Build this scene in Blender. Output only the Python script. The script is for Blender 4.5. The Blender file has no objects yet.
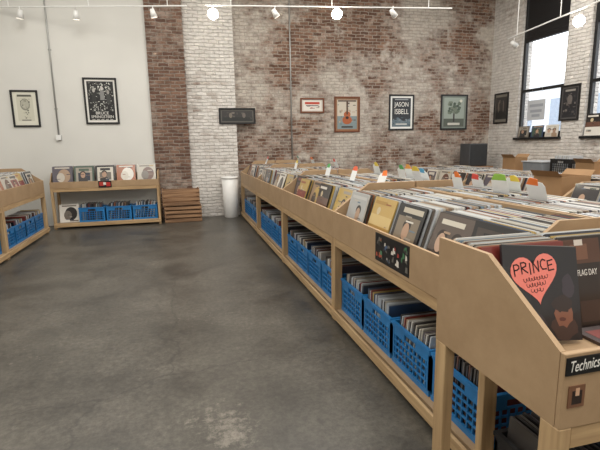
import bpy, bmesh, math, random
from mathutils import Vector, Matrix
random.seed(7)
PI=math.pi
scene=bpy.context.scene
COL=scene.collection
scene.view_settings.view_transform='Standard'

# ------------------------------------------------------------------ camera
FPX=450.0; H=1.55
th=math.radians(10.23); ps=math.radians(14.54); rho=0.018
F=Vector((math.sin(ps)*math.cos(th),math.cos(ps)*math.cos(th),-math.sin(th)))
R0=Vector((math.cos(ps),-math.sin(ps),0)); U0=R0.cross(F)
R=R0*math.cos(rho)-U0*math.sin(rho); U=U0*math.cos(rho)+R0*math.sin(rho)
EYE=Vector((0,0,H))
cd=bpy.data.cameras.new('camera'); cam=bpy.data.objects.new('camera',cd); COL.objects.link(cam)
cd.sensor_width=36; cd.lens=FPX/600*36; cd.clip_start=0.05
cam.matrix_world=Matrix(((R.x,U.x,-F.x,EYE.x),(R.y,U.y,-F.y,EYE.y),(R.z,U.z,-F.z,EYE.z),(0,0,0,1)))
scene.camera=cam
def ray(px,py): return F+R*((px-300)/FPX)+U*((225-py)/FPX)
def atX(px,py,X): d=ray(px,py); return EYE+d*(X/d.x)
def atY(px,py,Y): d=ray(px,py); return EYE+d*(Y/d.y)
def atZ(px,py,Z): d=ray(px,py); return EYE+d*((Z-H)/d.z)

# ------------------------------------------------------------------ colours / materials
def lin(c):
    return tuple((x/255/12.92) if x/255<=0.04045 else ((x/255+0.055)/1.055)**2.4 for x in c)
def newmat(name):
    m=bpy.data.materials.new(name); m.use_nodes=True
    return m,m.node_tree.nodes,m.node_tree.links,m.node_tree.nodes['Principled BSDF']
def plain(name,c,rough=.6,metal=0,noise=.08,scale=8):
    m,n,l,b=newmat(name)
    tc=n.new('ShaderNodeTexCoord'); nz=n.new('ShaderNodeTexNoise'); nz.inputs['Scale'].default_value=scale
    l.new(tc.outputs['Object'],nz.inputs['Vector'])
    r=n.new('ShaderNodeValToRGB'); c=lin(c)
    r.color_ramp.elements[0].position=.3; r.color_ramp.elements[1].position=.7
    r.color_ramp.elements[0].color=tuple(x*(1-noise) for x in c)+(1,)
    r.color_ramp.elements[1].color=tuple(min(1,x*(1+noise)) for x in c)+(1,)
    l.new(nz.outputs['Fac'],r.inputs['Fac']); l.new(r.outputs['Color'],b.inputs['Base Color'])
    b.inputs['Roughness'].default_value=rough; b.inputs['Metallic'].default_value=metal
    return m
def wood(name,axis,c1,c2):
    m,n,l,b=newmat(name)
    tc=n.new('ShaderNodeTexCoord'); mp=n.new('ShaderNodeMapping')
    s=[14,14,14]; s[axis]=.9; mp.inputs['Scale'].default_value=s
    nz=n.new('ShaderNodeTexNoise'); nz.inputs['Scale'].default_value=2.2; nz.inputs['Detail'].default_value=5
    l.new(tc.outputs['Object'],mp.inputs['Vector']); l.new(mp.outputs['Vector'],nz.inputs['Vector'])
    r=n.new('ShaderNodeValToRGB'); r.color_ramp.elements[0].position=.35; r.color_ramp.elements[1].position=.7
    r.color_ramp.elements[0].color=lin(c1)+(1,); r.color_ramp.elements[1].color=lin(c2)+(1,)
    l.new(nz.outputs['Fac'],r.inputs['Fac']); l.new(r.outputs['Color'],b.inputs['Base Color'])
    b.inputs['Roughness'].default_value=.55
    return m
P1,P2=(164,134,98),(200,170,128)
WX=wood('pine_x',0,P1,P2); WY=wood('pine_y',1,P1,P2); WZ=wood('pine_z',2,P1,P2)
def mdf_mat():
    m,n,l,b=newmat('tan_board')
    tc=n.new('ShaderNodeTexCoord'); nz=n.new('ShaderNodeTexNoise'); nz.inputs['Scale'].default_value=3; nz.inputs['Detail'].default_value=10; nz.inputs['Roughness'].default_value=.72
    l.new(tc.outputs['Object'],nz.inputs['Vector'])
    r=n.new('ShaderNodeValToRGB'); r.color_ramp.elements[0].position=.3; r.color_ramp.elements[1].position=.7
    r.color_ramp.elements[0].color=lin((158,130,98))+(1,); r.color_ramp.elements[1].color=lin((178,150,117))+(1,)
    l.new(nz.outputs['Fac'],r.inputs['Fac']); l.new(r.outputs['Color'],b.inputs['Base Color']); b.inputs['Roughness'].default_value=.6
    return m
MDF=mdf_mat()
OLDW=wood('old_crate_wood',0,(118,88,64),(172,134,100))
CARDB=plain('brown_cardboard',(160,126,90),.8,0,.06,6)
def attr_mat(name,rough=.45,coat=0):
    m,n,l,b=newmat(name)
    a=n.new('ShaderNodeVertexColor'); a.layer_name='Col'
    l.new(a.outputs['Color'],b.inputs['Base Color']); b.inputs['Roughness'].default_value=rough
    b.inputs['Coat Weight'].default_value=coat; b.inputs['Coat Roughness'].default_value=.12
    return m
PRINT=attr_mat('printed_card',.4); SLEEVE=attr_mat('sleeved_print',.4,.7)
BLUE=plain('blue_plastic',(40,118,180),.4,0,.12)
BLACK=plain('black_paint',(22,22,24),.45,0,.1)
WHITE=plain('white_plastic',(232,232,230),.45,0,.03)
GREYM=plain('grey_metal',(172,172,170),.4,.5,.05)
DGREY=plain('dark_grey',(70,72,76),.6)
GRILLE=plain('grille_cloth',(48,50,53),.8)
BROWNF=plain('brown_frame',(112,62,36),.5)
def brick(name,bricks,paint_amount,mortar,white=(214,208,202),bump=.5,stain=.7,soft=.09,mdark=.66,stw=.4,plaster=.62,big=1.4,small=1.0):
    m,n,l,b=newmat(name)
    def math_(op,a,bv,c=None):
        q=n.new('ShaderNodeMath'); q.operation=op
        for i,v in enumerate((a,bv,c)):
            if v is None: continue
            if isinstance(v,(int,float)): q.inputs[i].default_value=v
            else: l.new(v,q.inputs[i])
        return q.outputs[0]
    tc=n.new('ShaderNodeTexCoord'); sp=n.new('ShaderNodeSeparateXYZ'); l.new(tc.outputs['Object'],sp.inputs[0])
    cb=n.new('ShaderNodeCombineXYZ'); l.new(math_('ADD',sp.outputs['X'],sp.outputs['Y']),cb.inputs['X']); l.new(sp.outputs['Z'],cb.inputs['Y'])
    nd=n.new('ShaderNodeTexNoise'); nd.inputs['Scale'].default_value=7; nd.inputs['Detail'].default_value=4; l.new(cb.outputs[0],nd.inputs['Vector'])
    sb=n.new('ShaderNodeVectorMath'); sb.operation='SUBTRACT'; sb.inputs[1].default_value=(.5,.5,.5); l.new(nd.outputs['Color'],sb.inputs[0])
    sc=n.new('ShaderNodeVectorMath'); sc.operation='SCALE'; sc.inputs['Scale'].default_value=.06; l.new(sb.outputs[0],sc.inputs[0])
    av=n.new('ShaderNodeVectorMath'); av.operation='ADD'; l.new(cb.outputs[0],av.inputs[0]); l.new(sc.outputs[0],av.inputs[1])
    def bnode(c1,c2,mo):
        br=n.new('ShaderNodeTexBrick'); br.inputs['Scale'].default_value=1
        br.inputs['Brick Width'].default_value=.205; br.inputs['Row Height'].default_value=.07; br.inputs['Mortar Size'].default_value=.012
        br.inputs['Mortar Smooth'].default_value=.8
        br.inputs['Color1'].default_value=c1; br.inputs['Color2'].default_value=c2; br.inputs['Mortar'].default_value=mo
        l.new(av.outputs[0],br.inputs['Vector']); return br
    br=bnode(lin(bricks[0])+(1,),lin(bricks[1])+(1,),lin(mortar)+(1,))
    bk=bnode((0,0,0,1),(1,1,1,1),(.66,.66,.66,1))
    nv=n.new('ShaderNodeTexNoise'); nv.inputs['Scale'].default_value=9; nv.inputs['Detail'].default_value=9; nv.inputs['Roughness'].default_value=.7; l.new(tc.outputs['Object'],nv.inputs['Vector'])
    mv=n.new('ShaderNodeMixRGB'); mv.blend_type='MULTIPLY'; mv.inputs['Fac'].default_value=stain
    rv=n.new('ShaderNodeValToRGB'); rv.color_ramp.elements[0].position=.33; rv.color_ramp.elements[1].position=.62
    rv.color_ramp.elements[0].color=(.38,.37,.36,1); rv.color_ramp.elements[1].color=(1.0,1.0,1.0,1)
    l.new(nv.outputs['Fac'],rv.inputs['Fac']); l.new(br.outputs['Color'],mv.inputs['Color1']); l.new(rv.outputs['Color'],mv.inputs['Color2'])
    n1=n.new('ShaderNodeTexNoise'); n1.inputs['Scale'].default_value=.6; n1.inputs['Detail'].default_value=7; n1.inputs['Roughness'].default_value=.62; l.new(tc.outputs['Object'],n1.inputs['Vector'])
    sn=n.new('ShaderNodeMapping'); sn.inputs['Scale'].default_value=(3.5,3.5,5); l.new(tc.outputs['Object'],sn.inputs['Vector'])
    n2=n.new('ShaderNodeTexNoise'); n2.inputs['Scale'].default_value=1.3; n2.inputs['Detail'].default_value=10; n2.inputs['Roughness'].default_value=.78; l.new(sn.outputs['Vector'],n2.inputs['Vector'])
    s1=math_('MULTIPLY_ADD',n1.outputs['Fac'],big,.5-.5*big)
    s2=math_('MULTIPLY_ADD',n2.outputs['Fac'],small,s1)
    s3=math_('MULTIPLY_ADD',bk.outputs['Color'],.16,s2)
    fin=math_('MULTIPLY_ADD',s3,.5,-.04+.25*(1-small))
    rp=n.new('ShaderNodeValToRGB'); k=1-paint_amount
    rp.color_ramp.elements[0].position=max(0,min(1,k-soft)); rp.color_ramp.elements[1].position=min(1,k+soft); l.new(fin,rp.inputs['Fac'])
    rp.color_ramp.elements[1].color=(.92,.92,.92,1)
    mx=n.new('ShaderNodeMixRGB'); l.new(rp.outputs['Color'],mx.inputs['Fac']); l.new(mv.outputs['Color'],mx.inputs['Color1'])
    mw=n.new('ShaderNodeMixRGB'); mw.blend_type='MULTIPLY'; mw.inputs['Fac'].default_value=1; mw.inputs['Color1'].default_value=lin(white)+(1,)
    rw=n.new('ShaderNodeValToRGB'); rw.color_ramp.elements[0].color=(1,1,1,1); rw.color_ramp.elements[1].color=(mdark,mdark*.98,mdark*.96,1); l.new(br.outputs['Fac'],rw.inputs['Fac'])
    l.new(rw.outputs['Color'],mw.inputs['Color2'])
    ms=n.new('ShaderNodeMixRGB'); ms.blend_type='MULTIPLY'; ms.inputs['Fac'].default_value=stw; l.new(mw.outputs['Color'],ms.inputs['Color1']); l.new(rv.outputs['Color'],ms.inputs['Color2'])
    l.new(ms.outputs['Color'],mx.inputs['Color2'])
    n5=n.new('ShaderNodeTexNoise'); n5.inputs['Scale'].default_value=1.1; n5.inputs['Detail'].default_value=9; n5.inputs['Roughness'].default_value=.68; l.new(tc.outputs['Object'],n5.inputs['Vector'])
    r5=n.new('ShaderNodeValToRGB'); r5.color_ramp.elements[0].position=plaster; r5.color_ramp.elements[1].position=plaster+.06; r5.color_ramp.elements[1].color=(.75,.75,.75,1); l.new(n5.outputs['Fac'],r5.inputs['Fac'])
    mp_=n.new('ShaderNodeMixRGB'); mp_.blend_type='MULTIPLY'; mp_.inputs['Fac'].default_value=.5; mp_.inputs['Color1'].default_value=lin(white)+(1,); l.new(rv.outputs['Color'],mp_.inputs['Color2'])
    m5=n.new('ShaderNodeMixRGB'); l.new(r5.outputs['Color'],m5.inputs['Fac']); l.new(mx.outputs['Color'],m5.inputs['Color1']); l.new(mp_.outputs['Color'],m5.inputs['Color2'])
    l.new(m5.outputs['Color'],b.inputs['Base Color']); b.inputs['Roughness'].default_value=.85
    bp=n.new('ShaderNodeBump'); bp.inputs['Strength'].default_value=bump; bp.inputs['Distance'].default_value=.015
    l.new(math_('SUBTRACT',nv.outputs['Fac'],br.outputs['Fac']),bp.inputs['Height']); l.new(bp.outputs['Normal'],b.inputs['Normal'])
    return m
BRICK=brick('worn_painted_brick',((100,70,56),(152,117,97)),.482,(168,158,146),(202,194,184),stw=.5,plaster=.56,big=2.2,small=.85,soft=.09)
BRICKR=brick('red_brick',((98,70,58),(138,106,88)),.40,(150,140,130),(184,174,164),plaster=.66)
BRICKW=brick('white_brick',((150,128,114),(210,204,198)),.60,(204,198,192),(230,226,221),bump=.9,stain=.65,mdark=.83,stw=.36,plaster=.58)
PLASTER=plain('white_plaster',(217,216,211),.85,0,.04,1.0)
CEIL=plain('ceiling_paint',(225,224,220),.9,0,.02,1)
def floor_mat():
    m,n,l,b=newmat('stained_concrete')
    tc=n.new('ShaderNodeTexCoord')
    def noise(s,d,ro=.6):
        q=n.new('ShaderNodeTexNoise'); q.inputs['Scale'].default_value=s; q.inputs['Detail'].default_value=d; q.inputs['Roughness'].default_value=ro; l.new(tc.outputs['Object'],q.inputs['Vector']); return q
    def ramp(src,p0,c0,p1,c1):
        r=n.new('ShaderNodeValToRGB'); e=r.color_ramp.elements; e[0].position=p0; e[0].color=c0; e[1].position=p1; e[1].color=c1; l.new(src,r.inputs['Fac']); return r
    n1=noise(1.5,12,.7); n2=noise(26,8,.8)
    r=ramp(n1.outputs['Fac'],.34,lin((61,58,53))+(1,),.68,lin((101,97,89))+(1,))
    r2=ramp(n2.outputs['Fac'],.40,(.62,.61,.60,1),.60,(1.06,1.06,1.06,1))
    mx=n.new('ShaderNodeMixRGB'); mx.blend_type='MULTIPLY'; mx.inputs['Fac'].default_value=1; l.new(r.outputs['Color'],mx.inputs['Color1']); l.new(r2.outputs['Color'],mx.inputs['Color2'])
    n3=noise(13,11,.82)
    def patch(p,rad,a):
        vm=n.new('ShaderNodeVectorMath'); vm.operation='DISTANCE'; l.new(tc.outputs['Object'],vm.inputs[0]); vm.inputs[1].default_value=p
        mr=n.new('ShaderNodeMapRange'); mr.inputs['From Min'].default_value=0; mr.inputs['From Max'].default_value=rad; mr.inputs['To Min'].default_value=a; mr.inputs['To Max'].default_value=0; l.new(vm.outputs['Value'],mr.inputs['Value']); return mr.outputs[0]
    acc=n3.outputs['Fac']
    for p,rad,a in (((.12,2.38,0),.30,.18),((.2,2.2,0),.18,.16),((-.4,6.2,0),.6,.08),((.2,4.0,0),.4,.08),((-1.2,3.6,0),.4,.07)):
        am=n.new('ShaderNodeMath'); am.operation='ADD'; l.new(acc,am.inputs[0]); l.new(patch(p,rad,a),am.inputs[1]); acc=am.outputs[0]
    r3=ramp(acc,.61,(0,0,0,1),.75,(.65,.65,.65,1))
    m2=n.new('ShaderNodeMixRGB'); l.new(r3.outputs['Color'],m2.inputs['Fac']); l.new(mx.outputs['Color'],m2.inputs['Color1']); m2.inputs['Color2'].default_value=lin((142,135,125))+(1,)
    n4=noise(4.2,8,.7); r4=ramp(n4.outputs['Fac'],.58,(0,0,0,1),.68,(.6,.6,.6,1))
    m3=n.new('ShaderNodeMixRGB'); l.new(r4.outputs['Color'],m3.inputs['Fac']); l.new(m2.outputs['Color'],m3.inputs['Color1']); m3.inputs['Color2'].default_value=lin((46,44,41))+(1,)
    vo=n.new('ShaderNodeTexVoronoi'); vo.feature='DISTANCE_TO_EDGE'; vo.inputs['Scale'].default_value=.55
    nw=noise(2.5,6,.6); vs=n.new('ShaderNodeVectorMath'); vs.operation='MULTIPLY_ADD'; vs.inputs[1].default_value=(.35,.35,.35); l.new(nw.outputs['Color'],vs.inputs[0]); l.new(tc.outputs['Object'],vs.inputs[2]); l.new(vs.outputs[0],vo.inputs['Vector'])
    r6=ramp(vo.outputs['Distance'],.0,(.5,.5,.5,1),.006,(0,0,0,1))
    m4=n.new('ShaderNodeMixRGB'); l.new(r6.outputs['Color'],m4.inputs['Fac']); l.new(m3.outputs['Color'],m4.inputs['Color1']); m4.inputs['Color2'].default_value=lin((38,36,34))+(1,)
    l.new(m4.outputs['Color'],b.inputs['Base Color'])
    rr=n.new('ShaderNodeMapRange'); rr.inputs['To Min'].default_value=.24; rr.inputs['To Max'].default_value=.52; l.new(n1.outputs['Fac'],rr.inputs['Value']); l.new(rr.outputs[0],b.inputs['Roughness'])
    return m
FLOOR=floor_mat()
def emis(name,c,s):
    m,n,l,b=newmat(name); b.inputs['Base Color'].default_value=(1,1,1,1); b.inputs['Emission Color'].default_value=lin(c)+(1,); b.inputs['Emission Strength'].default_value=s
    return m
LENS=emis('lit_lens',(255,244,222),80); LENSD=emis('dim_lens',(255,240,220),2.0)
def glass():
    m=bpy.data.materials.new('window_glass'); m.use_nodes=True; n=m.node_tree.nodes; l=m.node_tree.links; n.clear()
    o=n.new('ShaderNodeOutputMaterial'); t=n.new('ShaderNodeBsdfTransparent'); g=n.new('ShaderNodeBsdfGlossy'); g.inputs['Roughness'].default_value=.03
    mx=n.new('ShaderNodeMixShader'); mx.inputs['Fac'].default_value=.06
    l.new(t.outputs[0],mx.inputs[1]); l.new(g.outputs[0],mx.inputs[2]); l.new(mx.outputs[0],o.inputs['Surface']); return m
GLASS=glass()

# ------------------------------------------------------------------ mesh builder
class MB:
    def __init__(s): s.v=[]; s.f=[]; s.c=[]
    def face(s,pts,c):
        i=len(s.v); s.v+= [tuple(p) for p in pts]; s.f.append(tuple(range(i,i+len(pts)))); s.c.append(c)
    def hexa(s,p,c):
        i=len(s.v); s.v+=[tuple(q) for q in p]
        for q in ((0,3,2,1),(4,5,6,7),(0,1,5,4),(1,2,6,5),(2,3,7,6),(3,0,4,7)):
            s.f.append(tuple(i+k for k in q)); s.c.append(c)
    def box(s,x0,x1,y0,y1,z0,z1,c=(200,200,200),M=None):
        p=[Vector(q) for q in ((x0,y0,z0),(x1,y0,z0),(x1,y1,z0),(x0,y1,z0),(x0,y0,z1),(x1,y0,z1),(x1,y1,z1),(x0,y1,z1))]
        if M: p=[M@q for q in p]
        s.hexa(p,c); return s
    def prism(s,prof,axis,a,b,c=(200,200,200)):
        n=len(prof)
        def P(q,t): return (t,q[0],q[1]) if axis==0 else ((q[0],t,q[1]) if axis==1 else (q[0],q[1],t))
        i=len(s.v); s.v+=[P(q,a) for q in prof]+[P(q,b) for q in prof]
        s.f.append(tuple(range(i,i+n))[::-1]); s.f.append(tuple(range(i+n,i+2*n))); s.c+=[c,c]
        for k in range(n):
            j=(k+1)%n; s.f.append((i+k,i+j,i+n+j,i+n+k)); s.c.append(c)
        return s
    def tube(s,p0,p1,r0,r1=None,n=12,c=(200,200,200),caps=True):
        r1=r0 if r1 is None else r1
        p0=Vector(p0); p1=Vector(p1); d=(p1-p0).normalized()
        a=d.orthogonal().normalized(); b=d.cross(a); i=len(s.v)
        for p,r in ((p0,r0),(p1,r1)):
            for k in range(n):
                t=2*PI*k/n; s.v.append(tuple(p+(a*math.cos(t)+b*math.sin(t))*r))
        for k in range(n):
            j=(k+1)%n; s.f.append((i+k,i+j,i+n+j,i+n+k)); s.c.append(c)
        if caps:
            s.f.append(tuple(range(i,i+n))[::-1]); s.f.append(tuple(range(i+n,i+2*n))); s.c+=[c,c]
        return s
    def lathe(s,prof,n=24,c=(200,200,200)):
        i=len(s.v)
        for r,z in prof:
            for k in range(n):
                t=2*PI*k/n; s.v.append((r*math.cos(t),r*math.sin(t),z))
        for q in range(len(prof)-1):
            for k in range(n):
                j=(k+1)%n; s.f.append((i+q*n+k,i+q*n+j,i+(q+1)*n+j,i+(q+1)*n+k)); s.c.append(c)
        return s
    def merge(s,o,M):
        i=len(s.v); s.v+=[tuple(M@Vector(q)) for q in o.v]; s.f+=[tuple(i+k for k in q) for q in o.f]; s.c+=o.c
    def mesh(s,name,mat,bevel=0):
        me=bpy.data.meshes.new(name); me.from_pydata(s.v,[],s.f); me.update()
        at=me.color_attributes.new('Col','FLOAT_COLOR','CORNER')
        cache={}
        for p,c in zip(me.polygons,s.c):
            if c not in cache: cache[c]=lin(c)+(1,)
            for li in p.loop_indices: at.data[li].color=cache[c]
        bm=bmesh.new(); bm.from_mesh(me)
        bmesh.ops.recalc_face_normals(bm,faces=bm.faces) if bevel or len(s.f)<4000 else None
        if bevel: bmesh.ops.bevel(bm,geom=list(bm.edges),offset=bevel,segments=1,affect='EDGES')
        bm.to_mesh(me); bm.free()
        me.materials.append(mat); return me
    def build(s,name,mat,parent=None,bevel=0,loc=None):
        o=bpy.data.objects.new(name,s.mesh(name,mat,bevel)); COL.objects.link(o)
        if parent: o.parent=parent
        if loc: o.location=loc
        return o
def smooth(o):
    for p in o.data.polygons: p.use_smooth=len(p.vertices)<=4
    return o
def tag(o,label,cat,group=None):
    o['label']=label; o['category']=cat
    if group: o['group']=group
    return o
def thing(name,label,cat,loc=(0,0,0),rz=0,group=None):
    o=bpy.data.objects.new(name,None); COL.objects.link(o); o.location=loc; o.rotation_euler=(0,0,rz); o.empty_display_size=.1
    return tag(o,label,cat,group)
def struct(o): o['kind']='structure'; return o
def copy_tree(o,parent=None):
    c=o.copy(); COL.objects.link(c)
    if parent: c.parent=parent
    for ch in list(o.children): copy_tree(ch,c)
    return c
def text_obj(body,size,mat,parent,M,name='lettering',shear=0,sx=1,align='CENTER'):
    cu=bpy.data.curves.new(name,'FONT'); cu.body=body; cu.size=size; cu.align_x=align; cu.align_y='CENTER'; cu.extrude=.0004; cu.shear=shear; cu.space_line=.85
    t=bpy.data.objects.new('tmp',cu); COL.objects.link(t)
    dg=bpy.context.evaluated_depsgraph_get(); me=bpy.data.meshes.new_from_object(t.evaluated_get(dg))
    bpy.data.objects.remove(t); bpy.data.curves.remove(cu)
    me.transform(M@Matrix.Diagonal((sx,1,1,1))); me.materials.clear(); me.materials.append(mat); me.name=name
    o=bpy.data.objects.new(name,me); COL.objects.link(o); o.parent=parent; return o
TXM_BACK=Matrix(((1,0,0,0),(0,0,-1,0),(0,1,0,0),(0,0,0,1)))       # lies in XZ, faces -Y
TXM_REC=Matrix(((0,0,-1,0),(-1,0,0,0),(0,1,0,0),(0,0,0,1)))        # lies in YZ, faces -X
INK=plain('black_ink',(20,18,18),.6); INKW=plain('white_ink',(238,236,230),.6)

# ------------------------------------------------------------------ the room
XL,XR,YB,YF,ZC=-3.6,7.7,10.2,-4.0,5.4
struct(MB().box(XL-.2,XR+.2,YF,YB+.3,-.1,0).build('floor',FLOOR))
struct(MB().box(XL-.2,XR+.3,YF,YB+.3,ZC,ZC+.1).build('ceiling',CEIL))
struct(MB().box(XL-.2,XL,YF,YB+.3,0,ZC).build('wall_left',PLASTER))
struct(MB().box(XL-.2,XR+.3,YF-.2,YF,0,ZC).build('wall_front_added',PLASTER))  # unseen wall behind the camera, added so sky light enters only by the windows
struct(MB().box(XL,-.53,10.0,10.5,0,ZC).build('wall_back_left',PLASTER))
struct(MB().box(-.53,.2,9.96,10.5,0,ZC).build('trim_1',BRICKR))
struct(MB().box(.2,1.22,10.05,10.5,0,ZC).build('trim_2',BRICKW))
struct(MB().box(1.22,XR,YB,YB+.3,0,ZC).build('wall_back',BRICK))
wins=[(7.9,9.2),(6.0,7.35),(3.6,5.2)]
ZW0,ZW1=1.6,4.9
w=MB(); w.box(XR,XR+.3,YF,YB+.3,0,ZW0); w.box(XR,XR+.3,YF,YB+.3,ZW1,ZC)
ys=[YF]+[q for a,b in sorted(wins) for q in (a,b)]+[YB+.3]
for i in range(0,len(ys),2): w.box(XR,XR+.3,ys[i],ys[i+1],ZW0,ZW1)
struct(w.build('wall_right',BRICKW))
for i,(a,b) in enumerate(wins):
    fr=MB(); t=.07; x0,x1=XR+.06,XR+.14
    fr.box(x0,x1,a,a+t,ZW0,ZW1).box(x0,x1,b-t,b,ZW0,ZW1).box(x0,x1,a+t,b-t,ZW0,ZW0+.12).box(x0,x1,a+t,b-t,ZW1-t,ZW1)
    fr.box(x0-.01,x1+.01,a+t,b-t,3.72,3.82).box(x0,x1,a+t,b-t,2.62,2.68)
    o=struct(fr.build('window_%d'%(i+1),BLACK,bevel=.004))
    MB().box(XR+.095,XR+.101,a+t,b-t,ZW0+.12,3.72).build('pane',GLASS,o)
    MB().box(XR+.07,XR+.12,a+t,b-t,3.82,ZW1-t).build('transom_panel',BLACK,o)
    MB().box(XR-.06,XR+.06,a-.03,b+.03,ZW0-.05,ZW0).build('window_sill',BLACK,o,bevel=.004)

bd=thing('building','pale building across the street seen through the windows','building',(15,20,0))
MB().box(0,5,-14,12,0,3.7).build('facade',plain('pale_render',(216,218,220),.9),bd)
MB().box(-.15,5.1,-14.1,12.1,3.7,3.9).build('cornice',plain('pale_stone',(200,202,206),.9),bd)
for k in range(12): MB().box(-.03,.02,-13+k*2,-12+k*2,1.9,3.2).build('window',plain('street_window',(140,152,168),.3),bd)
struct(MB().box(XR+.3,40,YF,40,-.2,-.1).build('ground',plain('asphalt',(130,130,130),.9)))

# ------------------------------------------------------------------ record sleeves
LP=.35
PAL=[(28,26,28),(40,38,42),(206,200,188),(186,180,168),(222,218,210),(70,66,64),(112,104,96),(128,54,48),(160,96,64),(190,162,96),(56,74,102),(104,126,144),(72,90,78),(142,120,98),(100,68,56),(158,150,138),(86,80,90),(192,184,172),(36,44,62),(166,140,116)]
def art(mb,rnd,bg,x,k=None,fg=None,fg2=None):
    fg=fg or rnd.choice(PAL); fg2=fg2 or rnd.choice(PAL); k=rnd.randrange(7) if k is None else k; h=LP/2
    def rect(y0,y1,z0,z1,c,dx=.0006): mb.face([(x-dx,y1,z0),(x-dx,y0,z0),(x-dx,y0,z1),(x-dx,y1,z1)],c)
    def disc(cy,cz,ry,rz,c,dx=.0012,n=18):
        mb.face([(x-dx,cy-ry*math.cos(2*PI*q/n),cz+rz*math.sin(2*PI*q/n)) for q in range(n)],c)
    def person(cy,c1,c2,dx):
        mb.face([(x-dx,cy+.09,.004),(x-dx,cy-.09,.004),(x-dx,cy-.075,.10),(x-dx,cy-.03,.13),(x-dx,cy+.03,.13),(x-dx,cy+.075,.10)],c1)
        disc(cy,.212,.05,.042,(44,34,30),dx+.0002); disc(cy,.175,.042,.058,c2,dx+.0004)
    if k in (0,6):
        rect(-h+.004,h-.004,.004,.346,fg,.0004); person(rnd.uniform(-.05,.05),fg2,(178,146,122),.0008); rect(-.15,rnd.uniform(.02,.14),.30,.325,bg,.0008)
    elif k==1:
        rect(-.14,.14,.02,.27,fg,.0004); person(.0,(56,52,56),(184,150,126),.0008); rect(-.15,.1,.295,.33,fg2,.0004)
    elif k==2:
        rect(-h+.004,h-.004,.12,.346,fg,.0004); person(-.07,fg2,(170,136,114),.0008); person(.07,bg,(190,158,136),.0013); rect(-.1,.12,.285,.315,(206,200,186),.0018)
    elif k==3:
        rect(-h+.003,h-.003,.003,.14,fg); rect(-h+.003,h-.003,.14,.22,fg2); disc(.06,.25,.03,.03,(206,190,154)); rect(-.05,.15,.3,.325,fg)
    elif k==4:
        rect(-h+.03,h-.03,.03,.32,fg,.0004); rect(-h+.07,h-.07,.07,.22,fg2,.0008); person(.02,(50,46,48),(176,142,120),.0012); rect(-.09,.09,.255,.3,bg,.0008)
    else:
        disc(-.03,.17,.11,.13,fg,.0005); disc(.03,.14,.07,.09,fg2,.001); rect(-h+.02,.0,.015,.04,fg2); rect(-.13,.13,.31,.335,fg2)
    for q in range(5):
        y=rnd.uniform(-.15,.05); z=rnd.uniform(.02,.33); rect(y,y+rnd.uniform(.03,.1),z,z+rnd.uniform(.006,.014),rnd.choice(PAL),.0021)
def sleeve(seed,bg,withart=True,t=.011,k=None,fg=None,fg2=None):
    rnd=random.Random(seed); mb=MB(); h=LP/2
    mb.box(-t/2,t/2,-h,h,0,LP,bg)
    mb.box(-t*.2,t*.2,-h+.004,h-.004,LP,LP+.003,tuple(int(q*.8+30) for q in bg))
    if withart: art(mb,rnd,bg,-t/2,k,fg,fg2)
    return mb
TPL=[sleeve(100+i,PAL[i%len(PAL)]) for i in range(26)]
PALE=[(214,218,222),(194,200,206),(222,221,216),(178,184,190),(206,204,198)]
PLN=[sleeve(0,c,False) for c in PAL+PALE*4+[(60,58,60),(92,88,86),(128,122,116)]]
NEAR=[sleeve(401,(40,38,40),k=4,fg=(74,66,62),fg2=(150,128,112)),sleeve(402,(58,48,44),k=2,fg=(92,80,74),fg2=(40,36,36)),sleeve(403,(34,34,38),k=1,fg=(132,120,104),fg2=(196,188,172)),
      sleeve(404,(196,164,96),k=3,fg=(178,140,74),fg2=(212,186,124)),sleeve(405,(196,196,194),k=6,fg=(176,178,178),fg2=(64,66,70))]
TPLM=[m.mesh('vinyl_record',SLEEVE) for m in TPL]; PLNM=[m.mesh('vinyl_record',SLEEVE) for m in PLN]; NEARM=[m.mesh('vinyl_record',SLEEVE) for m in NEAR]
STUFF=MB(); NIND=[0]
def rec(M,front,label,group,mesh=None):
    me=mesh or (random.choice(TPLM) if front else random.choice(PLNM))
    o=bpy.data.objects.new('vinyl_record',me); COL.objects.link(o); o.matrix_world=M; NIND[0]+=1
    return tag(o,label,'record',group)
def recstuff(M,front): STUFF.merge(random.choice(TPL) if front else random.choice(PLN),M)
def Tm(x,y,z): return Matrix.Translation((x,y,z))
def Rz(a): return Matrix.Rotation(a,4,'Z')
def Ry(a): return Matrix.Rotation(a,4,'Y')
SPACING=.0188
def column(D,y,zf,rnd,x0=.05,n=40,sp=SPACING):
    lean=math.radians(rnd.uniform(14,22)); out=[]
    x=x0
    for k in range(n):
        if x+math.sin(lean)*LP>D-.03: break
        out.append((Tm(x,y+rnd.uniform(-.012,.012),zf+.005+rnd.uniform(0,.0015))@Ry(lean),x,lean))
        x+=sp
    return out

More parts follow.
